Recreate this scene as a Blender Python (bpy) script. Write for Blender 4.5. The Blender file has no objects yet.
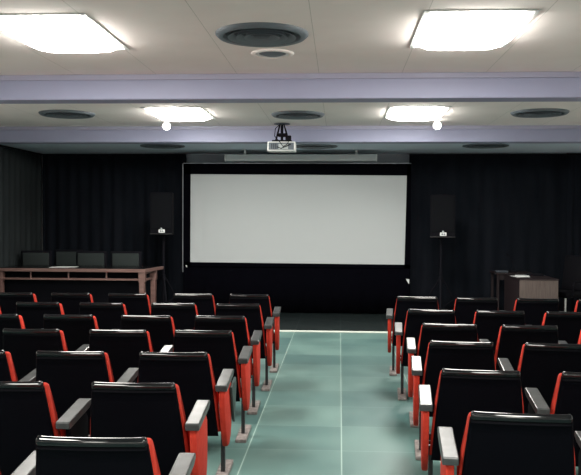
import bpy, bmesh, math, random
from mathutils import Vector, Matrix
random.seed(5)
scene = bpy.context.scene
COL = scene.collection
PI = math.pi

# ------------------------------------------------------------------ materials
def principled(name, color, rough=0.5, spec=0.5, metal=0.0, coat=0.0):
    m = bpy.data.materials.new(name)
    m.use_nodes = True
    b = m.node_tree.nodes['Principled BSDF']
    b.inputs['Base Color'].default_value = (*color, 1)
    b.inputs['Roughness'].default_value = rough
    b.inputs['Specular IOR Level'].default_value = spec
    b.inputs['Metallic'].default_value = metal
    b.inputs['Coat Weight'].default_value = coat
    return m

def N(m, kind, **kw):
    n = m.node_tree.nodes.new(kind)
    for k, v in kw.items():
        setattr(n, k, v)
    return n

def L(m, a, b):
    m.node_tree.links.new(a, b)

def bsdf(m):
    return m.node_tree.nodes['Principled BSDF']

def math_node(m, op, a, b=None):
    n = N(m, 'ShaderNodeMath', operation=op)
    for i, v in enumerate((a, b)):
        if v is None:
            continue
        if isinstance(v, (int, float)):
            n.inputs[i].default_value = v
        else:
            L(m, v, n.inputs[i])
    return n.outputs[0]

def noise_bump(m, scale=60, strength=0.2, dist=0.005, obj=True):
    tc = N(m, 'ShaderNodeTexCoord')
    nz = N(m, 'ShaderNodeTexNoise')
    nz.inputs['Scale'].default_value = scale
    nz.inputs['Detail'].default_value = 4
    L(m, tc.outputs['Object'], nz.inputs['Vector'])
    bp = N(m, 'ShaderNodeBump')
    bp.inputs['Strength'].default_value = strength
    bp.inputs['Distance'].default_value = dist
    L(m, nz.outputs['Fac'], bp.inputs['Height'])
    L(m, bp.outputs['Normal'], bsdf(m).inputs['Normal'])
    return nz

def vary(m, c1, c2, scale=3.0, detail=4, stretch=None):
    """base colour wandering between two close tones of the same surface"""
    tc = N(m, 'ShaderNodeTexCoord')
    nz = N(m, 'ShaderNodeTexNoise')
    nz.inputs['Scale'].default_value = scale
    nz.inputs['Detail'].default_value = detail
    src = tc.outputs['Object']
    if stretch:
        mp = N(m, 'ShaderNodeMapping')
        mp.inputs['Scale'].default_value = stretch
        L(m, src, mp.inputs['Vector'])
        src = mp.outputs['Vector']
    L(m, src, nz.inputs['Vector'])
    rp = N(m, 'ShaderNodeValToRGB')
    rp.color_ramp.elements[0].position = 0.3
    rp.color_ramp.elements[1].position = 0.7
    rp.color_ramp.elements[0].color = (*c1, 1)
    rp.color_ramp.elements[1].color = (*c2, 1)
    L(m, nz.outputs['Fac'], rp.inputs['Fac'])
    L(m, rp.outputs['Color'], bsdf(m).inputs['Base Color'])
    return rp

def tile_floor(name, c1, c2, grout, x0, step, y0, rough, gw, gmix, spec=0.5):
    m = principled(name, c1, rough, spec)
    g = N(m, 'ShaderNodeNewGeometry')
    sep = N(m, 'ShaderNodeSeparateXYZ')
    L(m, g.outputs['Position'], sep.inputs['Vector'])
    masks = []
    cells = []
    for out, o, st, wd in ((sep.outputs['X'], x0, step, gw), (sep.outputs['Y'], y0, step, gw * 1.2)):
        a = math_node(m, 'ADD', math_node(m, 'SUBTRACT', out, o), 40 * st)
        d = math_node(m, 'DIVIDE', a, st)
        fr = math_node(m, 'FRACT', d)
        cells.append(math_node(m, 'FLOOR', d))
        masks.append(math_node(m, 'LESS_THAN', fr, wd / st))
    # the lines running away from the viewer are pale filler, the cross joints are tight and dull
    cm = N(m, 'ShaderNodeCombineXYZ')
    L(m, cells[0], cm.inputs[0]); L(m, cells[1], cm.inputs[1])
    wn = N(m, 'ShaderNodeTexWhiteNoise', noise_dimensions='3D')
    L(m, cm.outputs[0], wn.inputs['Vector'])
    nz = N(m, 'ShaderNodeTexNoise')
    nz.inputs['Scale'].default_value = 1.6
    nz.inputs['Detail'].default_value = 5
    L(m, g.outputs['Position'], nz.inputs['Vector'])
    f = math_node(m, 'ADD', math_node(m, 'MULTIPLY', wn.outputs['Value'], 0.35), math_node(m, 'MULTIPLY', nz.outputs['Fac'], 0.65))
    rp = N(m, 'ShaderNodeValToRGB')
    rp.color_ramp.elements[0].position = 0.25
    rp.color_ramp.elements[1].position = 0.75
    rp.color_ramp.elements[0].color = (*c1, 1)
    rp.color_ramp.elements[1].color = (*c2, 1)
    L(m, f, rp.inputs['Fac'])
    mask = math_node(m, 'MAXIMUM', math_node(m, 'MULTIPLY', masks[0], gmix), math_node(m, 'MULTIPLY', masks[1], gmix * 0.35))
    mx = N(m, 'ShaderNodeMix', data_type='RGBA')
    L(m, mask, mx.inputs['Factor'])
    L(m, rp.outputs['Color'], mx.inputs['A'])
    mx.inputs['B'].default_value = (*grout, 1)
    L(m, mx.outputs['Result'], bsdf(m).inputs['Base Color'])
    r2 = math_node(m, 'ADD', math_node(m, 'MULTIPLY', nz.outputs['Fac'], 0.25), rough - 0.12)
    L(m, r2, bsdf(m).inputs['Roughness'])
    return m

M = {}
M['floor'] = tile_floor('teal_vinyl_tile', (0.040, 0.096, 0.094), (0.108, 0.190, 0.172), (0.36, 0.46, 0.41), 0.02, 0.665, 0.3, 0.42, 0.008, 0.6, 0.35)
M['stage'] = tile_floor('dark_slate_tile', (0.006, 0.010, 0.011), (0.010, 0.015, 0.015), (0.028, 0.036, 0.036), 0.02, 0.665, 0.3, 0.6, 0.011, 0.7, 0.12)

m = principled('ceiling_board', (0.62, 0.59, 0.54), 0.9, 0.2)
g = N(m, 'ShaderNodeNewGeometry'); sp = N(m, 'ShaderNodeSeparateXYZ'); L(m, g.outputs['Position'], sp.inputs['Vector'])
a = math_node(m, 'ADD', math_node(m, 'SUBTRACT', sp.outputs['X'], 0.59), 80)
seam = math_node(m, 'LESS_THAN', math_node(m, 'FRACT', math_node(m, 'DIVIDE', a, 0.8)), 0.006)
nz = N(m, 'ShaderNodeTexNoise'); nz.inputs['Scale'].default_value = 2.5; nz.inputs['Detail'].default_value = 5
L(m, g.outputs['Position'], nz.inputs['Vector'])
rp = N(m, 'ShaderNodeValToRGB')
rp.color_ramp.elements[0].position = .3; rp.color_ramp.elements[1].position = .7
rp.color_ramp.elements[0].color = (0.87, 0.80, 0.775, 1); rp.color_ramp.elements[1].color = (0.91, 0.84, 0.815, 1)
L(m, nz.outputs['Fac'], rp.inputs['Fac'])
mx = N(m, 'ShaderNodeMix', data_type='RGBA')
L(m, seam, mx.inputs['Factor']); L(m, rp.outputs['Color'], mx.inputs['A'])
mx.inputs['B'].default_value = (0.6, 0.57, 0.53, 1)
L(m, mx.outputs['Result'], bsdf(m).inputs['Base Color'])
M['ceiling'] = m

M['soffit'] = principled('grey_soffit_paint', (0.66, 0.76, 0.86), 0.85, 0.2)
M['beam'] = principled('lavender_beam_paint', (0.40, 0.40, 0.53), 0.55, 0.35)
vary(M['beam'], (0.31, 0.325, 0.46), (0.335, 0.35, 0.485), 1.5)
M['beamlip'] = principled('lavender_lip_paint', (0.35, 0.35, 0.46), 0.55, 0.35)
M['wall'] = principled('cream_wall_paint', (0.84, 0.83, 0.81), 0.85, 0.2)  # pale tone picked so the unseen walls bounce light onto the ceiling
M['greywall'] = principled('blue_grey_wall_paint', (0.33, 0.37, 0.42), 0.85, 0.2)
M['curtain'] = principled('black_curtain_cloth', (0.014, 0.017, 0.022), 0.95, 0.1)
vary(M['curtain'], (0.005, 0.007, 0.011), (0.010, 0.012, 0.017), 6, 6, (1, 1, .15))
M['sidecurtain'] = principled('charcoal_curtain_cloth', (0.03, 0.034, 0.036), 0.95, 0.1)
vary(M['sidecurtain'], (0.018, 0.022, 0.024), (0.030, 0.036, 0.038), 6, 6, (1, 1, .15))

M['shell'] = principled('glossy_black_plastic', (0.002, 0.002, 0.003), 0.06, 0.5)
M['panel'] = principled('black_back_panel', (0.0012, 0.0012, 0.0025), 0.6, 0.05)
M['fabric'] = principled('red_upholstery', (0.62, 0.055, 0.028), 0.85, 0.2)
vary(M['fabric'], (0.40, 0.028, 0.017), (0.50, 0.040, 0.022), 25)
noise_bump(M['fabric'], 400, 0.25, 0.002)
M['armpad'] = principled('grey_black_arm_plastic', (0.035, 0.04, 0.04), 0.30, 0.6)
vary(M['armpad'], (0.022, 0.024, 0.025), (0.05, 0.053, 0.054), 18)
M['steel'] = principled('black_enamelled_steel', (0.012, 0.012, 0.014), 0.4, 0.5)
M['foot'] = principled('worn_grey_foot_plate', (0.16, 0.14, 0.13), 0.6, 0.4)
vary(M['foot'], (0.10, 0.085, 0.08), (0.24, 0.21, 0.20), 30)
M['tablet'] = principled('dark_green_laminate', (0.025, 0.045, 0.042), 0.45, 0.4)

M['whitemetal'] = principled('white_enamel', (0.75, 0.76, 0.75), 0.4, 0.4)
M['vent'] = principled('grey_vent_metal', (0.13, 0.155, 0.18), 0.5, 0.4)
M['ventdark'] = principled('dark_vent_metal', (0.055, 0.065, 0.08), 0.55, 0.3)
M['black'] = principled('matt_black', (0.004, 0.004, 0.007), 0.85, 0.15)
M['velvet'] = principled('black_velvet', (0.0015, 0.0015, 0.003), 1.0, 0.03)
M['screen'] = principled('matt_white_screen', (0.49, 0.52, 0.53), 0.9, 0.1)
M['aluminium'] = principled('brushed_aluminium', (0.30, 0.32, 0.35), 0.4, 0.5, 0.7)
M['case'] = principled('pale_grey_case', (0.48, 0.52, 0.53), 0.6, 0.3)
M['strip'] = principled('pale_threshold_strip', (0.60, 0.64, 0.58), 0.5, 0.4)
M['speaker'] = principled('black_speaker_box', (0.003, 0.003, 0.005), 0.8, 0.1)
M['gloss_top'] = principled('dark_glossy_tabletop', (0.006, 0.005, 0.006), 0.25, 0.4)
M['grille'] = principled('black_speaker_mesh', (0.004, 0.0045, 0.006), 0.9, 0.1)
M['paper'] = principled('white_paper', (0.70, 0.72, 0.72), 0.8, 0.2)
M['greycloth'] = principled('dark_grey_chair_cloth', (0.028, 0.035, 0.035), 0.9, 0.15)
noise_bump(M['greycloth'], 300, 0.3, 0.002)
M['leather'] = principled('black_leather', (0.003, 0.003, 0.005), 0.7, 0.12)
M['chrome'] = principled('chrome', (0.6, 0.6, 0.6), 0.2, 0.5, 1.0)
M['rosewood'] = principled('reddish_table_wood', (0.20, 0.12, 0.105), 0.4, 0.5)
vary(M['rosewood'], (0.13, 0.072, 0.064), (0.20, 0.115, 0.10), 5, 6, (0.6, 6, 6))
M['darkwood'] = principled('dark_red_wood', (0.030, 0.017, 0.020), 0.5, 0.4)
vary(M['darkwood'], (0.012, 0.007, 0.009), (0.020, 0.012, 0.014), 6, 6, (6, 6, .6))
M['greywood'] = principled('grey_brown_laminate', (0.20, 0.16, 0.145), 0.5, 0.35)
vary(M['greywood'], (0.085, 0.062, 0.057), (0.135, 0.105, 0.095), 8, 7, (8, 8, .5))

def emitter(name, color, strength):
    m = bpy.data.materials.new(name); m.use_nodes = True
    nt = m.node_tree; nt.nodes.clear()
    e = nt.nodes.new('ShaderNodeEmission'); o = nt.nodes.new('ShaderNodeOutputMaterial')
    e.inputs['Color'].default_value = (*color, 1); e.inputs['Strength'].default_value = strength
    nt.links.new(e.outputs[0], o.inputs['Surface'])
    return m
M['lamp'] = emitter('lit_diffuser', (1.0, 0.97, 0.90), 52.0)
M['globe'] = emitter('lit_globe', (1.0, 0.97, 0.90), 14.0)

# ------------------------------------------------------------------ mesh helpers
def bm_new():
    return bmesh.new()

def add_box(bm, x0, x1, y0, y1, z0, z1, bevel=0.0, seg=2, mat=None):
    r = bmesh.ops.create_cube(bm, size=1.0)
    vs = r['verts']
    for v in vs:
        v.co = Vector((x0 + (v.co.x + .5) * (x1 - x0), y0 + (v.co.y + .5) * (y1 - y0), z0 + (v.co.z + .5) * (z1 - z0)))
        if mat: v.co = mat @ v.co
    if bevel > 0:
        es = list({e for v in vs for e in v.link_edges})
        bmesh.ops.bevel(bm, geom=es, offset=bevel, segments=seg, profile=0.5, affect='EDGES')

def add_prism(bm, poly, x0, x1, axis='X', bevel=0.0):
    """polygon in the two other axes pushed along one axis"""
    def P(a, b, c):
        return Vector((c, a, b)) if axis == 'X' else (Vector((a, c, b)) if axis == 'Y' else Vector((a, b, c)))
    A = [bm.verts.new(P(a, b, x0)) for a, b in poly]
    B = [bm.verts.new(P(a, b, x1)) for a, b in poly]
    n = len(poly)
    fs = [bm.faces.new(A[::-1]), bm.faces.new(B)]
    for i in range(n):
        fs.append(bm.faces.new((A[i], A[(i + 1) % n], B[(i + 1) % n], B[i])))
    bmesh.ops.recalc_face_normals(bm, faces=fs)
    if bevel > 0:
        es = [e for e in set(fs[0].edges) | set(fs[1].edges)]
        bmesh.ops.bevel(bm, geom=es, offset=bevel, segments=2, profile=0.5, affect='EDGES')

def add_lathe(bm, prof, c=(0, 0, 0), n=40):
    rings = []
    for r, z in prof:
        if r < 1e-6:
            rings.append([bm.verts.new((c[0], c[1], c[2] + z))])
        else:
            rings.append([bm.verts.new((c[0] + r * math.cos(2 * PI * k / n), c[1] + r * math.sin(2 * PI * k / n), c[2] + z)) for k in range(n)])
    for a, b in zip(rings, rings[1:]):
        if len(a) == 1 and len(b) == 1:
            continue
        for k in range(n):
            k2 = (k + 1) % n
            if len(a) == 1: bm.faces.new((a[0], b[k], b[k2]))
            elif len(b) == 1: bm.faces.new((a[k], b[0], a[k2]))
            else: bm.faces.new((a[k], b[k], b[k2], a[k2]))
    bmesh.ops.recalc_face_normals(bm, faces=bm.faces)

def add_tube(bm, pts, r, n=8, cap=True):
    pts = [Vector(p) for p in pts]
    rings = []
    for i, p in enumerate(pts):
        d = (pts[min(i + 1, len(pts) - 1)] - pts[max(i - 1, 0)]).normalized()
        up = Vector((0, 0, 1)) if abs(d.z) < .9 else Vector((1, 0, 0))
        s = d.cross(up).normalized(); t = s.cross(d)
        rr = r[i] if isinstance(r, (list, tuple)) else r
        rings.append([bm.verts.new(p + s * rr * math.cos(2 * PI * k / n) + t * rr * math.sin(2 * PI * k / n)) for k in range(n)])
    for a, b in zip(rings, rings[1:]):
        for k in range(n):
            bm.faces.new((a[k], a[(k + 1) % n], b[(k + 1) % n], b[k]))
    if cap:
        bm.faces.new(rings[0][::-1]); bm.faces.new(rings[-1])

def obj(name, bm, mat, parent=None, smooth=False, loc=None):
    me = bpy.data.meshes.new(name)
    bmesh.ops.recalc_face_normals(bm, faces=bm.faces)
    bm.to_mesh(me); bm.free()
    me.materials.append(M[mat] if isinstance(mat, str) else mat)
    if smooth:
        for p in me.polygons: p.use_smooth = True
        try: me.set_sharp_from_angle(angle=math.radians(50))
        except Exception: pass
    o = bpy.data.objects.new(name, me)
    COL.objects.link(o)
    if parent: o.parent = parent
    if loc: o.location = loc
    return o

def tag(o, label, cat, group=None):
    o['label'] = label; o['category'] = cat
    if group: o['group'] = group
    return o

def thing(name, label, cat, loc=(0, 0, 0), rz=0, group=None):
    o = bpy.data.objects.new(name, None)
    COL.objects.link(o)
    o.empty_display_size = 0.1
    o.location = loc; o.rotation_euler = (0, 0, rz)
    return tag(o, label, cat, group)

def struct(name, bm, mat):
    o = obj(name, bm, mat)
    o['kind'] = 'structure'
    return o

def copy_tree(o, parent=None):
    c = o.copy(); COL.objects.link(c)
    if parent: c.parent = parent
    for ch in list(o.children):
        copy_tree(ch, c)
    return c

# ------------------------------------------------------------------ room shell
XL, XR = -5.46, 4.42
YB, YF = -4.0, 14.5
ZC, ZS = 3.05, 2.805
YS = 11.55                                  # where the dark tiles begin
B1, B2, BW = 7.81, 12.21, 0.27

b = bm_new(); add_box(b, XL - .2, XR + .2, YB - .2, YS, -.1, 0); struct('floor', b, 'floor')
b = bm_new(); add_box(b, XL - .2, XR + .2, YS, YF + .2, -.1, 0); struct('floor_front', b, 'stage')
b = bm_new(); add_box(b, XL + .01, XR - .01, YS - .05, YS + .05, 0, .014, .004); struct('trim_1', b, 'strip')
b = bm_new(); add_box(b, XL - .2, XR + .2, YB - .2, B2, ZC, ZC + .1); struct('ceiling', b, 'ceiling')
b = bm_new(); add_box(b, XL - .2, XR + .2, B2 + BW, YF + .2, ZS + .006, ZS + .1); struct('ceiling_front', b, 'soffit')
for i, y in enumerate((B2, B1, B1 - 4.4, B1 - 8.8)):
    b = bm_new(); add_box(b, XL, XR, y, y + BW, ZS, ZC, .012, 2); o = struct('trim_%d' % (i + 2), b, 'beam')
    b = bm_new(); add_box(b, XL, XR, y - .018, y, ZC - .055, ZC, .004, 1); o = struct('trim_%d' % (i + 6), b, 'beamlip')
b = bm_new(); add_box(b, XL - .2, XL, YB, YF, 0, ZC); struct('wall_left', b, 'wall')
b = bm_new(); add_box(b, XR, XR + .2, YB, YF, 0, ZC); struct('wall_right', b, 'wall')
b = bm_new(); add_box(b, XL, XR, YF, YF + .2, 0, ZC); struct('wall_front', b, 'greywall')
b = bm_new(); add_box(b, XL, XR, YB - .2, YB, 0, ZC); struct('wall_back', b, 'wall')

# ------------------------------------------------------------------ curtains
def curtain(label, p0, p1, mat, fold=.16, amp=.032, seed=0, group='black stage curtains'):
    rnd = random.Random(seed)
    p0 = Vector((*p0, 0)); p1 = Vector((*p1, 0)); d = p1 - p0; ln = d.length; d.normalize(); nrm = Vector((-d.y, d.x, 0))
    t = thing('stage_curtain', label, 'curtain', (p0.x, p0.y, 0), 0, group)
    n = int(ln / .022); rows = 8
    ph = rnd.random() * 6; zt, zb = ZS - .035, .025
    b = bm_new(); g = []
    offs = [rnd.uniform(.6, 1.4) for _ in range(int(ln / fold) + 4)]
    for j in range(rows + 1):
        tz = j / rows; z = zt + (zb - zt) * tz; row = []
        for i in range(n + 1):
            s = ln * i / n
            k = int(s / fold)
            a = amp * offs[k] * (.7 + .5 * tz)
            o = a * math.sin(2 * PI * s / fold + ph * .1 + .5 * math.sin(s * 2.3 + ph) * 1.0)
            p = d * s + nrm * o
            row.append(b.verts.new((p.x, p.y, z)))
        g.append(row)
    for j in range(rows):
        for i in range(n):
            b.faces.new((g[j][i], g[j][i + 1], g[j + 1][i + 1], g[j + 1][i]))
    cl = obj('cloth', b, mat, t, True)
    md = cl.modifiers.new('thickness', 'SOLIDIFY'); md.thickness = .006
    b = bm_new()
    q = d * ln
    add_tube(b, [(0, 0, zt + .014), (q.x, q.y, zt + .014)], .014)
    obj('rail', b, 'black', t)
    return t

curtain('wide black curtain hanging behind the long table, left of the screen', (-5.42, 14.33), (-2.77, 14.33), 'curtain', fold=.2, amp=.02, seed=1)
curtain('wide black curtain hanging behind the grey-brown desk, right of the screen', (1.23, 14.33), (3.99, 14.33), 'curtain', fold=.26, amp=.012, seed=2)
curtain('narrow black curtain at the far right, beyond the tall office chair', (3.94, 14.22), (4.38, 14.22), 'curtain', fold=.13, amp=.025, seed=3)
curtain('charcoal curtain along the side wall at the left end of the table', (-5.41, 10.9), (-5.41, 14.30), 'sidecurtain', fold=.24, amp=.012, seed=4)

# ------------------------------------------------------------------ ceiling lamps
def pillow(hx, hy, h, z0, e=4.0, nu=28, rings=8):
    """superellipse bowl hanging below z0"""
    b = bm_new(); prev = None
    for j in range(rings + 1):
        t = j / rings
        sc = math.cos(t * PI / 2) ** .5 if j < rings else 0
        z = z0 - h * math.sin(t * PI / 2)
        if sc == 0:
            c = b.verts.new((0, 0, z))
            for k in range(nu): b.faces.new((prev[k], prev[(k + 1) % nu], c))
            break
        cur = []
        for k in range(nu):
            a = 2 * PI * k / nu; ca, sa = math.cos(a), math.sin(a)
            r = (abs(ca) ** e + abs(sa) ** e) ** (-1 / e)
            cur.append(b.verts.new((hx * sc * r * ca, hy * sc * r * sa, z)))
        if prev:
            for k in range(nu): b.faces.new((prev[k], prev[(k + 1) % nu], cur[(k + 1) % nu], cur[k]))
        prev = cur
    return b

def ceiling_lamp(label, x, y):
    t = thing('ceiling_light', label, 'ceiling light', (x, y, ZC), 0, 'lit ceiling light panels')
    b = bm_new()
    hx, hy = .37, .57
    for (x0, x1, y0, y1) in ((-hx - .02, -hx + .015, -hy - .02, hy + .02), (hx - .015, hx + .02, -hy - .02, hy + .02), (-hx, hx, -hy - .02, -hy + .015), (-hx, hx, hy - .015, hy + .02)):
        add_box(b, x0, x1, y0, y1, -.009, 0, .003, 1)
    obj('frame', b, 'whitemetal', t)
    obj('diffuser', pillow(hx - .004, hy - .004, .066, -.004, 5.0), 'lamp', t, True)
    return t

ceiling_lamp('lit ceiling panel nearest the camera, left of the large round vent', -2.15, 6.05)
ceiling_lamp('lit ceiling panel nearest the camera, right of the large round vent', .95, 6.07)
ceiling_lamp('smaller-looking lit ceiling panel beyond the first beam, left of the projector', -2.15, 10.68)
ceiling_lamp('smaller-looking lit ceiling panel beyond the first beam, right of the projector', 1.00, 10.70)
for y, w in ((1.45, 'above the rear seat rows'), (-2.4, 'by the rear wall')):  # extra panels added out of view to brighten the hall and its ceiling
    for x, s in ((-2.15, 'left'), (.97, 'right')):
        ceiling_lamp('added unseen lit ceiling panel %s, over the %s seat block' % (w, s), x, y)

def globe_lamp(label, x, y):
    t = thing('globe_lamp', label, 'lamp', (x, y, ZC), 0, 'small lit globes')
    b = bm_new(); add_lathe(b, [(0, 0), (.045, 0), (.045, -.02), (.03, -.03), (0, -.03)], n=20); obj('socket', b, 'whitemetal', t, True)
    b = bm_new()
    add_lathe(b, [(.056 * math.sin(PI * k / 10), -.085 + .056 * math.cos(PI * k / 10)) for k in range(11)], n=20)
    obj('bulb', b, 'globe', t, True)
globe_lamp('small glowing globe under the far left ceiling panel', -2.50, 11.45)
globe_lamp('small glowing globe under the far right ceiling panel', 1.37, 11.45)

# ------------------------------------------------------------------ round ceiling vents
def ceiling_vent(label, x, y, z, R, group='grey round ceiling vents', k=1.0):
    t = thing('ceiling_vent', label, 'vent', (x, y, z), 0, group)
    b = bm_new()
    add_lathe(b, [(R * .80, -.004), (R * .84, -.030 * k), (R * .93, -.034 * k), (R, -.012), (R, 0), (R * .80, 0), (R * .80, -.004)])
    obj('outer_ring', b, 'vent', t, True)
    b = bm_new(); add_lathe(b, [(0, -.001), (R * .8, -.001), (R * .8, -.004), (0, -.004)])
    obj('backing', b, 'ventdark', t)
    for i, (r0, r1) in enumerate(((.60, .72), (.44, .54), (.28, .37))):
        b = bm_new()
        add_lathe(b, [(R * r0, -.006), (R * r1, -.034 * k), (R * r1 + .006, -.034 * k), (R * r0 + .02, -.004), (R * r0, -.004)])
        obj('louvre_ring', b, 'vent', t, True)
    b = bm_new(); add_lathe(b, [(0, -.03 * k), (R * .15, -.028 * k), (R * .21, -.012), (R * .21, -.004), (0, -.004)])
    obj('centre_disc', b, 'ventdark', t, True)
ceiling_vent('large grey round ceiling vent between the two nearest light panels', -.60, 6.12, ZC, .355)
ceiling_vent('grey round ceiling vent between the two far light panels, near the projector', -.57, 10.82, ZC, .36)
ceiling_vent('grey round ceiling vent left of the far left light panel', -3.69, 10.66, ZC, .37)
ceiling_vent('grey round ceiling vent right of the far right light panel', 2.61, 10.70, ZC, .37)
ceiling_vent('dim round vent in the low front ceiling, left of the screen', -2.87, 12.85, ZS + .006, .36, k=.6)
ceiling_vent('dim round vent in the low front ceiling, just right of the projector', -.40, 12.95, ZS + .006, .36, k=.6)
ceiling_vent('dim round vent in the low front ceiling, right of the screen', 2.30, 12.85, ZS + .006, .36, k=.6)

t = thing('ceiling_speaker', 'small pale round ceiling speaker just beyond the large grey vent', 'ceiling speaker', (-.58, 6.85, ZC))
b = bm_new(); add_lathe(b, [(.145, -.004), (.15, -.014), (.175, -.014), (.185, -.003), (.185, 0), (.145, 0), (.145, -.004)]); obj('rim', b, 'ceiling', t, True)
b = bm_new(); add_lathe(b, [(0, -.022), (.06, -.02), (.115, -.004), (.115, 0), (0, 0)]); obj('grille', b, 'vent', t, True)
b = bm_new(); add_lathe(b, [(.118, -.002), (.122, -.010), (.140, -.010), (.144, -.002), (.144, 0), (.118, 0), (.118, -.002)]); obj('inner_ring', b, 'whitemetal', t, True)

# ------------------------------------------------------------------ projector
t = thing('projector', 'white projector hanging from a dark ceiling mount', 'projector', (-.86, 11.86, 2.63))
b = bm_new(); add_box(b, -.205, .205, -.13, .17, 0, .14, .012, 3); obj('body', b, 'whitemetal', t)
b = bm_new(); add_box(b, -.185, .185, -.136, -.128, .018, .122, .003, 1); obj('rear_panel', b, 'vent', t)
b = bm_new(); add_box(b, -.04, .10, -.142, -.134, .025, .105, .003, 1); obj('connector_plate', b, 'case', t)
for x in (-.14, -.11, -.08):
    b = bm_new(); add_box(b, x - .009, x + .009, -.141, -.134, .03, .11, .002, 1); obj('vent_slot', b, 'ventdark', t)
b = bm_new(); add_lathe(b, [(0, 0), (.045, 0), (.045, .03), (.036, .03), (.034, .012), (0, .012)], n=24)
bmesh.ops.rotate(b, verts=b.verts, matrix=Matrix.Rotation(-PI / 2, 3, 'X'))
bmesh.ops.translate(b, verts=b.verts, vec=(.09, .168, .07)); obj('lens', b, 'black', t, True)
b = bm_new(); add_box(b, -.14, .15, -.10, .12, .142, .165, .006, 2); obj('mount_plate', b, 'black', t)
b = bm_new()
for s in (-1, 1):
    for q in (-.06, .06):
        add_tube(b, [(s * .09, q, .16), (s * .028, q * .5, .41)], .008)
add_tube(b, [(0, 0, .16), (0, 0, .41)], .02, 12)
add_box(b, -.055, .06, -.04, .04, .22, .27, .005, 1)
obj('mount_arm', b, 'black', t)
b = bm_new(); add_lathe(b, [(0, .402), (.12, .404), (.12, .412), (.05, .4199), (0, .4199)], n=28); obj('ceiling_plate', b, 'ventdark', t, True)
b = bm_new()
add_tube(b, [(-.02, -.03, .41), (-.09, -.10, .33), (-.10, -.12, .22), (-.02, -.15, .13), (.03, -.155, .06), (.09, -.15, .10), (.12, -.14, .17), (.10, -.09, .20), (.07, -.05, .30), (.03, -.02, .41)], .006, 6)
add_tube(b, [(-.06, -.14, .06), (0, -.165, .035), (.08, -.15, .07), (.14, -.14, .10)], .007, 6)
obj('cable', b, 'black', t, True)
b = bm_new(); add_box(b, .055, .14, -.06, .02, .165, .235, .01, 2); obj('junction_box', b, 'black', t)

# ------------------------------------------------------------------ projection screen
YP = 13.80
t = thing('projection_screen', 'large white projection screen in a black frame with a black skirt', 'projection screen', (-.75, YP, 0))
ox = .75
b = bm_new()
def quad_slab(b, pts, y0, y1):
    A = [b.verts.new((x + ox, y0, z)) for x, z in pts]; B = [b.verts.new((x + ox, y1, z)) for x, z in pts]
    b.faces.new(A); b.faces.new(B[::-1])
    for i in range(4): b.faces.new((A[i], B[i], B[(i + 1) % 4], A[(i + 1) % 4]))
quad_slab(b, [(-2.595, .872), (1.118, .855), (1.152, 2.395), (-2.590, 2.412)], 0, .01)
obj('screen_cloth', b, 'screen', t)
fx0, fx1, fz1 = -2.715, 1.215, 2.585
for nm, pts in (('frame_top', [(fx0, 2.405), (fx1, 2.385), (fx1, fz1), (fx0, fz1)]),
                ('frame_side', [(fx0, .80), (-2.593, .80), (-2.588, fz1), (fx0, fz1)]),
                ('frame_side', [(1.115, .80), (fx1, .80), (fx1, fz1), (1.150, fz1)]),
                ('frame_bottom', [(fx0, .80), (fx1, .80), (fx1, .857), (fx0, .874)])):
    b = bm_new(); quad_slab(b, pts, -.012, .045); obj(nm, b, 'velvet', t)
b = bm_new(); quad_slab(b, [(fx0, .74), (fx1, .74), (fx1, fz1), (fx0, fz1)], .046, .06); obj('backing', b, 'velvet', t)
# skirt: cloth in shallow folds down to the floor
b = bm_new(); n = 160; g = []
for z in (.82, .4, .02):
    g.append([b.verts.new((fx0 + ox + (fx1 - fx0) * i / n, .012 + .012 * math.sin(i * .55) * (1.1 - z), z)) for i in range(n + 1)])
for j in range(2):
    for i in range(n): b.faces.new((g[j][i], g[j][i + 1], g[j + 1][i + 1], g[j + 1][i]))
o = obj('skirt', b, 'velvet', t, True); md = o.modifiers.new('thickness', 'SOLIDIFY'); md.thickness = .006
b = bm_new(); add_box(b, fx0 + ox - .014, fx0 + ox - .001, -.016, .05, .70, fz1, .002, 1); obj('edge_trim', b, 'aluminium', t)
b = bm_new(); add_box(b, fx0 + ox, fx1 + ox, -.014, .05, fz1 + .001, fz1 + .012, .002, 1); obj('top_trim', b, 'aluminium', t)
for x in (fx0 + ox + .03, fx1 + ox - .08):
    b = bm_new(); add_box(b, x, x + .05, -.05, .5, .0, .035, .006, 1); add_box(b, x + .005, x + .045, .065, .10, .0, 2.2, .004, 1); obj('stand_leg', b, 'black', t)
for (x, z, s) in ((fx1 + ox - .045, .575, 1), (fx0 + ox + .055, .80, .5)):
    b = bm_new(); add_prism(b, [(x - .03 * s, z + .04 * s), (x + .03 * s, z + .035 * s), (x + .025 * s, z - .05 * s), (x + .005 * s, z - .02 * s)], -.026, -.013, 'Y', .002)
    o = obj('clip', b, 'paper', t); o['label'] = 'small white clip'

t = thing('hanging_screen_housing', 'pale grey roller screen housing above the black-framed screen', 'screen housing', (-.67, 13.66, 2.62))
b = bm_new(); add_box(b, -1.285, 1.285, -.05, .05, 0, .115, .014, 3); obj('case', b, 'case', t)
for s in (-1, 1):
    b = bm_new(); add_box(b, s * 1.292 - .007, s * 1.292 + .007, -.054, .054, -.004, .119, .004, 1); obj('end_cap', b, 'whitemetal', t)
    b = bm_new(); add_box(b, s * .95 - .02, s * .95 + .02, -.025, .025, .114, ZS + .006 - 2.62, .003, 1); obj('bracket', b, 'case', t)

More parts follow.
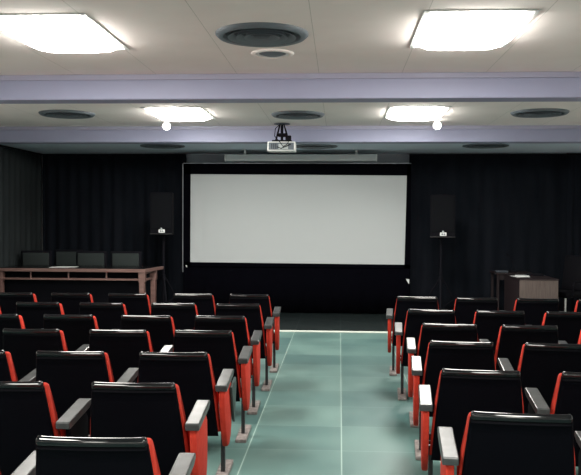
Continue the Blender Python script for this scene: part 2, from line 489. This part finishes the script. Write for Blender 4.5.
# ------------------------------------------------------------------ loudspeakers on tripods
def speaker_on_stand(label_s, label_t, x, y, z0, w, h, turn):
    t = thing('speaker_stand', label_t, 'speaker stand', (x, y, 0), 0, 'tripod speaker stands')
    b = bm_new(); add_tube(b, [(0, 0, .12), (0, 0, z0 - .02)], .019, 14); obj('pole', b, 'black', t, True)
    b = bm_new(); add_lathe(b, [(0, .60), (.035, .60), (.035, .70), (0, .70)], n=16); obj('collar', b, 'black', t, True)
    b = bm_new(); add_lathe(b, [(0, z0 - .02), (.06, z0 - .02), (.06, z0 - .002), (0, z0 - .002)], n=16); obj('top_plate', b, 'black', t, True)
    for k in range(3):
        a = turn + 2 * PI * k / 3
        ca, sa = math.cos(a), math.sin(a)
        b = bm_new(); add_tube(b, [(.03 * ca, .03 * sa, .66), (.30 * ca, .30 * sa, .25), (.44 * ca, .44 * sa, .03)], .013, 8)
        lg = obj('leg', b, 'black', t, True)
        b = bm_new(); add_lathe(b, [(0, 0), (.022, 0), (.022, .035), (0, .04)], (.445 * ca, .445 * sa, 0), 12); obj('rubber_foot', b, 'black', lg, True)
        b = bm_new(); add_tube(b, [(.018 * ca, .018 * sa, .18), (.25 * ca, .25 * sa, .32)], .008, 6); obj('brace', b, 'black', t)
    s = thing('loudspeaker', label_s, 'loudspeaker', (x, y, z0), 0, 'black loudspeakers beside the screen')
    d = .36
    b = bm_new(); add_prism(b, [(-w / 2, -d / 2), (w / 2, -d / 2), (w * .36, d / 2), (-w * .36, d / 2)], 0, h, 'Z', .012); obj('cabinet', b, 'speaker', s)
    b = bm_new(); add_box(b, -w * .45, w * .45, -d / 2 - .012, -d / 2 - .001, .10, h - .03, .006, 2); obj('grille', b, 'grille', s)
    b = bm_new(); add_box(b, -w * .5, w * .5, -d / 2 - .010, -d / 2 - .001, .012, .026, .002, 1); obj('lower_edge', b, 'steel', s)
    bx = .01
    b = bm_new(); add_box(b, bx - .052, bx + .052, -d / 2 - .008, -d / 2 - .001, .036, .092, .003, 1); bd = obj('badge', b, 'paper', s)
    b = bm_new(); add_box(b, bx - .028, bx - .006, -d / 2 - .0095, -d / 2 - .0078, .05, .076); add_box(b, bx + .004, bx + .03, -d / 2 - .0095, -d / 2 - .0078, .05, .064)
    add_box(b, bx + .004, bx + .03, -d / 2 - .0095, -d / 2 - .0078, .069, .076); obj('emblem', b, 'vent', bd)
    b = bm_new(); add_lathe(b, [(0, 0), (.014, 0), (.014, .022), (0, .022)], (bx - .004, -d / 2 - .010, .098), 10); obj('knob', b, 'case', s)
speaker_on_stand('black loudspeaker with white badge, right of the screen', 'black tripod stand under the loudspeaker right of the screen', 1.66, 13.20, 1.335, .40, .70, .4)
speaker_on_stand('black loudspeaker with white badge, left of the screen', 'black tripod stand under the loudspeaker left of the screen', -2.92, 13.15, 1.36, .37, .70, .9)

# ------------------------------------------------------------------ long table with chairs and papers
TX0, TX1, TY0, TY1, TZ = -5.36, -2.985, 12.20, 13.00, .85
t = thing('conference_table', 'long reddish wooden panel table with open shelf, left of the screen', 'table', (TX1, TY0, 0))
w = TX0 - TX1; dp = TY1 - TY0
outer = [(w, -.03), (.0, -.03), (.10, dp), (w, dp)]
b = bm_new(); add_prism(b, outer, TZ - .055, TZ - .004, 'Z', .005); obj('edge_band', b, 'rosewood', t)
b = bm_new(); add_prism(b, [(w + .02, -.015), (-.025, -.015), (.07, dp - .02), (w + .02, dp - .02)], TZ - .006, TZ, 'Z', .001); obj('tabletop', b, 'gloss_top', t)
b = bm_new(); add_box(b, w + .03, -.02, .0, .03, TZ - .185, TZ - .155, .004, 1); obj('front_rail', b, 'rosewood', t)
b = bm_new(); add_box(b, w + .03, -.07, .05, .24, TZ - .180, TZ - .160, .002, 1); obj('shelf', b, 'darkwood', t)
for px in (-4.81, -4.21, -3.61):
    b = bm_new(); add_box(b, px - TX1 - .009, px - TX1 + .009, .002, .028, TZ - .155, TZ - .055, .002, 1); obj('divider', b, 'rosewood', t)
b = bm_new(); add_box(b, w + .03, -.05, .25, .28, .06, TZ - .06, .003, 1); obj('modesty_panel', b, 'black', t)
for (x, y) in ((-.115, -.015), (w + .01, -.015), (-.055, .48), (w + .01, .30)):
    b = bm_new()
    add_prism(b, [(x, TZ - .055), (x + .10, TZ - .055), (x + .10, TZ - .20), (x + .088, TZ - .215), (x + .082, .0), (x + .018, .0), (x + .012, TZ - .215), (x, TZ - .20)], y, y + .10, 'Y', .003)
    obj('leg', b, 'rosewood', t)
b = bm_new(); add_box(b, -.04, -.01, .085, .48, TZ - .19, TZ - .155, .003, 1); add_box(b, -.04, -.01, .085, .48, TZ - .085, TZ - .055, .003, 1); obj('end_rail', b, 'rosewood', t)
b = bm_new()
for i, (a, dx) in enumerate(((.1, 0), (-.15, .05), (.05, .12))):
    add_box(b, -.15, .15, -.105, .105, 0, .003, mat=Matrix.Translation((dx, 0, .0032 * i)) @ Matrix.Rotation(a, 4, 'Z'))
o = obj('paper_sheets', b, 'paper', None, loc=(-4.42, 12.42, TZ)); tag(o, 'loose white paper sheets on the long wooden table', 'papers')

def table_chair():
    t = thing('conference_chair', '', 'chair', group='grey chairs behind the long table')
    b = bm_new(); add_box(b, -.225, .225, -.045, .0, .62, 1.050, .02, 3); obj('backrest', b, 'greycloth', t, True)
    b = bm_new(); add_box(b, -.262, .262, -.012, .03, .58, 1.085, .02, 3); obj('back_shell', b, 'black', t, True)
    b = bm_new(); add_box(b, -.24, .24, -.38, -.014, .42, .50, .03, 3); obj('seat', b, 'greycloth', t, True)
    for s in (-1, 1):
        b = bm_new(); add_box(b, s * .235 - .016, s * .235 + .016, -.005, .028, 0, .66, .004, 1); obj('leg', b, 'black', t)
        b = bm_new(); add_box(b, s * .225 - .014, s * .225 + .014, -.36, -.33, 0, .43, .004, 1); obj('leg', b, 'black', t)
    return t
proto = table_chair()
for i, (x, y, a, lab) in enumerate(((-5.06, 13.09, 0, 'dark grey chair behind the table, at the side curtain'),
                                    (-4.66, 13.56, .02, 'dark grey chair behind the table, half hidden, set back second from the side curtain'),
                                    (-4.125, 13.09, -.01, 'dark grey chair behind the table, third from the side curtain'),
                                    (-3.54, 13.09, .02, 'dark grey chair behind the table, nearest the left loudspeaker'))):
    c = proto if i == 0 else copy_tree(proto)
    c.location = (x, y, 0); c.rotation_euler = (0, 0, a); c['label'] = lab

# ------------------------------------------------------------------ desks on the right
t = thing('desk', 'desk with a grey-brown end panel, right of the screen', 'desk', (2.69, 12.10, 0))
b = bm_new(); add_box(b, 0, .565, 0, .03, .0, .735, .004, 1); obj('end_panel', b, 'greywood', t)
b = bm_new(); add_box(b, -.012, .577, -.004, 1.12, .736, .755, .006, 2); obj('desktop', b, 'darkwood', t)
b = bm_new(); add_box(b, .0, .03, .03, 1.09, .02, .735, .003, 1); obj('side_panel', b, 'darkwood', t)
b = bm_new(); add_box(b, 0, .565, 1.09, 1.12, .0, .735, .003, 1); obj('end_panel', b, 'darkwood', t)
b = bm_new(); add_box(b, .03, .53, .70, 1.09, .10, .733, .003, 1); obj('drawer_box', b, 'darkwood', t)
b = bm_new()
add_box(b, -.105, .105, -.15, .15, 0, .004, mat=Matrix.Rotation(.15, 4, 'Z')); add_box(b, -.105, .105, -.15, .15, .004, .008, mat=Matrix.Translation((.06, .12, 0)) @ Matrix.Rotation(-.2, 4, 'Z'))
o = obj('paper_sheets', b, 'paper', None, loc=(2.81, 12.62, .755)); tag(o, 'white papers on the grey-brown desk', 'papers')
b = bm_new(); add_box(b, -.13, .13, -.10, .10, 0, .03, .008, 2)
o = obj('closed_folder', b, 'black', None, loc=(3.08, 12.86, .755)); tag(o, 'flat black folder on the grey-brown desk behind the papers', 'folder')

t = thing('side_table', 'dark narrow table behind the grey-brown desk, against the right curtain', 'table', (2.60, 13.50, 0))
b = bm_new(); add_box(b, 0, .62, 0, .58, .725, .752, .005, 2); obj('tabletop', b, 'darkwood', t)
for (x, y) in ((.03, .02), (.55, .02), (.03, .52), (.55, .52)):
    b = bm_new(); add_box(b, x, x + .04, y, y + .04, 0, .725, .004, 1); obj('leg', b, 'darkwood', t)
b = bm_new(); add_box(b, .07, .55, .03, .05, .63, .724, .003, 1); obj('apron', b, 'darkwood', t)
t = thing('gooseneck_microphone', 'thin black gooseneck microphone on the dark narrow table', 'microphone', (2.92, 13.66, .752))
b = bm_new(); add_box(b, -.05, .05, -.06, .06, 0, .035, .01, 2); obj('base', b, 'black', t)
b = bm_new(); add_tube(b, [(0, 0, .03), (.0, 0, .12), (-.03, -.01, .22), (-.08, -.03, .28)], .006, 8); obj('neck', b, 'black', t, True)
b = bm_new(); add_tube(b, [(-.08, -.03, .28), (-.11, -.04, .305)], [.010, .014], 10); obj('capsule', b, 'black', t, True)
b = bm_new(); add_box(b, -.10, .10, -.08, .08, 0, .03, .006, 2)
o = obj('mixer_unit', b, 'ventdark', None, loc=(2.73, 13.66, .752)); tag(o, 'low dark mixer unit at the left end of the narrow table', 'mixer')

t = thing('office_chair', 'tall black office chair at the far right beside the desk', 'office chair', (3.585, 12.95, 0), math.radians(-54))
b = bm_new(); add_box(b, -.23, .23, .0, .075, 0, .58, .035, 3, Matrix.Translation((0, .18, .50)) @ Matrix.Rotation(math.radians(-9), 4, 'X')); obj('backrest', b, 'leather', t, True)
b = bm_new(); add_box(b, -.25, .25, -.27, .22, .42, .51, .035, 3); obj('seat', b, 'leather', t, True)
for s in (-1, 1):
    b = bm_new(); add_tube(b, [(s * .26, .17, .46), (s * .29, .16, .60), (s * .29, .10, .67), (s * .29, -.12, .68), (s * .28, -.16, .62), (s * .26, -.14, .46)], .014, 8); obj('armrest', b, 'black', t, True)
b = bm_new(); add_tube(b, [(0, 0, .08), (0, 0, .43)], .028, 12); obj('gas_column', b, 'chrome', t, True)
for k in range(5):
    a = 2 * PI * k / 5 + .3
    b = bm_new(); add_tube(b, [(0, 0, .10), (.27 * math.cos(a), .27 * math.sin(a), .07)], [.026, .016], 8); lg = obj('base_arm', b, 'black', t, True)
    b = bm_new(); add_lathe(b, [(0, -.012), (.027, -.012), (.027, .012), (0, .012)], n=14)
    bmesh.ops.rotate(b, verts=b.verts, matrix=Matrix.Rotation(PI / 2, 3, 'Y')); bmesh.ops.translate(b, verts=b.verts, vec=(.275 * math.cos(a), .275 * math.sin(a), .0275)); obj('caster', b, 'black', lg, True)

# ------------------------------------------------------------------ theatre seats
def half_w(z):
    if z > .62: return .1985 + (.86 - z) * .105
    return .2237 + (.62 - z) * .075

def arc(cy, cz, r, a0, a1, n):
    return [(cy + r * math.cos(math.radians(a0 + (a1 - a0) * i / n)), cz + r * math.sin(math.radians(a0 + (a1 - a0) * i / n))) for i in range(n + 1)]

def loft(prof, us, hw, pull, centre, wrap=0.0):
    """closed profile (y,z) swept across the seat width; `pull` draws the ends in to round them"""
    b = bm_new(); cols = []
    for u in us:
        k = pull(abs(u))
        col = []
        for (y, z) in prof:
            cy, cz = centre(y, z)
            yy = cy + (y - cy) * k; zz = cz + (z - cz) * k
            col.append(b.verts.new((u * hw(zz), yy + wrap * u * u, zz)))
        cols.append(col)
    n = len(prof)
    for A, B in zip(cols, cols[1:]):
        for i in range(n):
            b.faces.new((A[i], A[(i + 1) % n], B[(i + 1) % n], B[i]))
    b.faces.new(cols[0]); b.faces.new(cols[-1][::-1])
    return b

US = [-1, -.985, -.955, -.90, -.7, -.45, -.2, 0, .2, .45, .7, .90, .955, .985, 1]
def seat_shell():
    prof = [(.155, .335), (.128, .38), (.088, .52), (.052, .66), (.026, .765), (.016, .806), (.008, .815)]
    prof += [(.012, .832), (.030, .836)]
    prof += [(.041, .815), (.046, .79), (.074, .66), (.108, .52), (.146, .385), (.168, .34)]
    def pull(a): return {1: .35, .985: .78, .955: .95}.get(a, 1.0)
    def centre(y, z):
        if z > .80: return (.019, .838)
        return (.019 + (.838 - z) * .27, z)
    return loft(prof, US, half_w, pull, centre, .012)

def seat_top_rail():
    prof = arc(.016, .843, .0175, 245, -115, 24)[:-1]
    def pull(a): return {1: .35, .985: .8, .955: 1.12, .90: 1.06}.get(a, 1.0)
    return loft(prof, US, lambda z: .1995, pull, lambda y, z: (.016, .843), .012)

def seat_back_cushion():
    def hw(z): return half_w(z) + .001 + .009 * min(1, max(0, (.84 - z) / .16))
    prof = [(.172, .36), (.138, .44), (.112, .52), (.078, .66), (.050, .79), (.044, .825)]
    prof += [(.048, .838), (.060, .845), (.080, .843), (.098, .832)]
    prof += [(.112, .79), (.140, .68), (.172, .56), (.200, .46), (.215, .38), (.200, .35)]
    def pull(a): return {1: .55, .985: .86, .955: .97}.get(a, 1.0)
    def centre(y, z):
        zz = min(z, .815); return (.076 + (.84 - zz) * .25, zz)
    return loft(prof, US, hw, pull, centre, .010)

def seat_flap():
    # tipped-up seat cushion standing in front of the backrest
    b = bm_new()
    mt = Matrix.Translation((0, .25, .37)) @ Matrix.Rotation(math.radians(4), 4, 'X')
    add_box(b, -.232, .232, -.005, .085, -.04, .22, .038, 3, mt)
    return b

def make_seat(side, end):
    """side +1: arm stand on the right (left block); -1: on the left (right block)"""
    t = thing('theatre_seat', '', 'theatre seat')
    obj('back_shell', seat_shell(), 'panel', t, True)
    obj('top_rail', seat_top_rail(), 'shell', t, True)
    obj('back_cushion', seat_back_cushion(), 'fabric', t, True)
    obj('tip_up_seat', seat_flap(), 'fabric', t, True)
    ax = side * (.276 if end else .286)
    b = bm_new()
    add_prism(b, [(.04, .657), (.046, .664), (.40, .694), (.420, .692), (.425, .682), (.42, .667), (.38, .652), (.055, .626), (.044, .630)], ax - .034, ax + .034, 'X', .005)
    obj('armrest', b, 'armpad', t)
    b = bm_new()
    if end:    # upholstered end panel at the aisle
        add_prism(b, [(.06, .624), (.37, .650), (.44, .59), (.46, .47), (.45, .35), (.41, .28), (.34, .24), (.25, .25), (.16, .36), (.09, .50)], ax - .017, ax + .017, 'X', .008)
        obj('arm_panel', b, 'fabric', t, True)
    else:
        add_prism(b, [(.12, .628), (.37, .650), (.43, .59), (.43, .40), (.38, .33), (.30, .31), (.22, .34), (.16, .48)], ax - .014, ax + .014, 'X', .006)
        obj('arm_panel', b, 'panel', t, True)
    lx = ax - side * (.040 if end else 0)
    b = bm_new()
    add_box(b, lx - .013, lx + .013, .46, .505, .02, .40, .004, 1)
    obj('leg', b, 'steel', t)
    b = bm_new(); add_box(b, lx - .040, lx + .040, .30, .73, 0, .026, .006, 2); obj('foot', b, 'foot', t)
    b = bm_new(); add_tube(b, [(side * .20, .235, .385), (ax - side * .013, .235, .385)], .016, 10); add_tube(b, [(side * .12, .16, .40), (side * .20, .19, .41), (ax - side * .013, .22, .42)], .011, 8)
    obj('hinge', b, 'steel', t, True)
    return t

LEFT = [  # nearest row first; each seat (x, y)
    [(-0.873, 2.748), (-1.475, 2.738)],
    [(-0.967, 3.686), (-1.597, 3.667)],
    [(-0.957, 4.552), (-1.562, 4.534), (-2.147, 4.520)],
    [(-0.940, 5.461), (-1.534, 5.443), (-2.145, 5.425)],
    [(-0.947, 6.296), (-1.542, 6.278), (-2.168, 6.259), (-2.772, 6.241)],
    [(-0.922, 7.215), (-1.515, 7.197), (-2.177, 7.177), (-2.767, 7.161), (-3.359, 7.146)],
    [(-0.920, 8.127), (-1.500, 8.110), (-2.178, 8.090), (-2.771, 8.072), (-3.364, 8.054)]]
RIGHT = [
    [(0.733, 3.228), (1.345, 3.197)],
    [(0.733, 4.153), (1.340, 4.121)],
    [(0.778, 5.118), (1.373, 5.086)],
    [(0.822, 5.988), (1.404, 5.957), (1.990, 5.926)],
    [(0.793, 6.924), (1.375, 6.893), (1.957, 6.862)],
    [(0.782, 8.065), (1.370, 8.034), (1.960, 8.004), (2.550, 7.972)]]
ORD = ['first', 'second', 'third', 'fourth', 'fifth', 'sixth', 'seventh']
PLACE = ['aisle-end', 'second-from-aisle', 'third-from-aisle', 'fourth-from-aisle', 'fifth-from-aisle']
for block, rows, side, turn in (('left', LEFT, 1, .02), ('right', RIGHT, -1, -.07)):
    protos = {True: make_seat(side, True), False: make_seat(side, False)}; used = set()
    for r, spots in enumerate(rows):
        nfront = len(rows) - r - 1
        for k, (x, y) in enumerate(spots):
            end = k == 0
            c = copy_tree(protos[end]) if end in used else protos[end]
            used.add(end)
            c.location = (x, y, 0); c.rotation_euler = (0, 0, turn + random.uniform(-.008, .008))
            c['label'] = '%s black-backed red theatre seat, %s row from the screen, %s of the aisle' % (PLACE[k], ORD[nfront], block)
            c['group'] = 'theatre seats %s of the aisle' % block
            if block == 'left' and r == 2 and k == 0:
                b = bm_new()
                add_prism(b, [(.30, .60), (.53, .62), (.56, .58), (.50, .40), (.47, .345), (.44, .37), (.36, .50)], .296, .312, 'X', .004)
                o = obj('writing_tablet', b, 'tablet', c); o['label'] = 'folded dark green writing tablet'
                b = bm_new(); add_tube(b, [(.284, .40, .57), (.298, .40, .57)], .012, 10); obj('tablet_hinge', b, 'steel', c)

# ------------------------------------------------------------------ camera, world, view
f_px, yaw, pitch, roll, hh = 800.0, .0611, .0235, .0047, 1.6375
cy, sy = math.cos(yaw), math.sin(yaw); cp, spn = math.cos(pitch), math.sin(pitch); cr, sr = math.cos(roll), math.sin(roll)
Xv = Vector((cy, sy, 0)); Yh = Vector((-sy, cy, 0)); Zw = Vector((0, 0, 1))
Fv = Yh * cp - Zw * spn; Uv = Yh * spn + Zw * cp
Rv = cr * Xv + sr * Uv; Up = -sr * Xv + cr * Uv
cam = bpy.data.cameras.new('camera'); co = bpy.data.objects.new('camera', cam); COL.objects.link(co)
cam.sensor_fit = 'HORIZONTAL'; cam.sensor_width = 36; cam.lens = 36 * f_px / 581
cam.clip_start = .05; cam.clip_end = 100
mw = Matrix.Identity(4)
for i in range(3):
    mw[i][0] = Rv[i]; mw[i][1] = Up[i]; mw[i][2] = -Fv[i]
mw.translation = Vector((0, 0, hh))
co.matrix_world = mw
scene.camera = co

w = bpy.data.worlds.new('world'); scene.world = w; w.use_nodes = True
w.node_tree.nodes['Background'].inputs['Color'].default_value = (0, 0, 0, 1)
w.node_tree.nodes['Background'].inputs['Strength'].default_value = 0

scene.view_settings.view_transform = 'Standard'
scene.view_settings.look = 'None'
scene.view_settings.gamma = 1
scene.view_settings.exposure = 0.0
scene.view_settings.use_curve_mapping = False
scene.cycles.use_denoising = True
scene.cycles.max_bounces = 8
scene.cycles.diffuse_bounces = 6
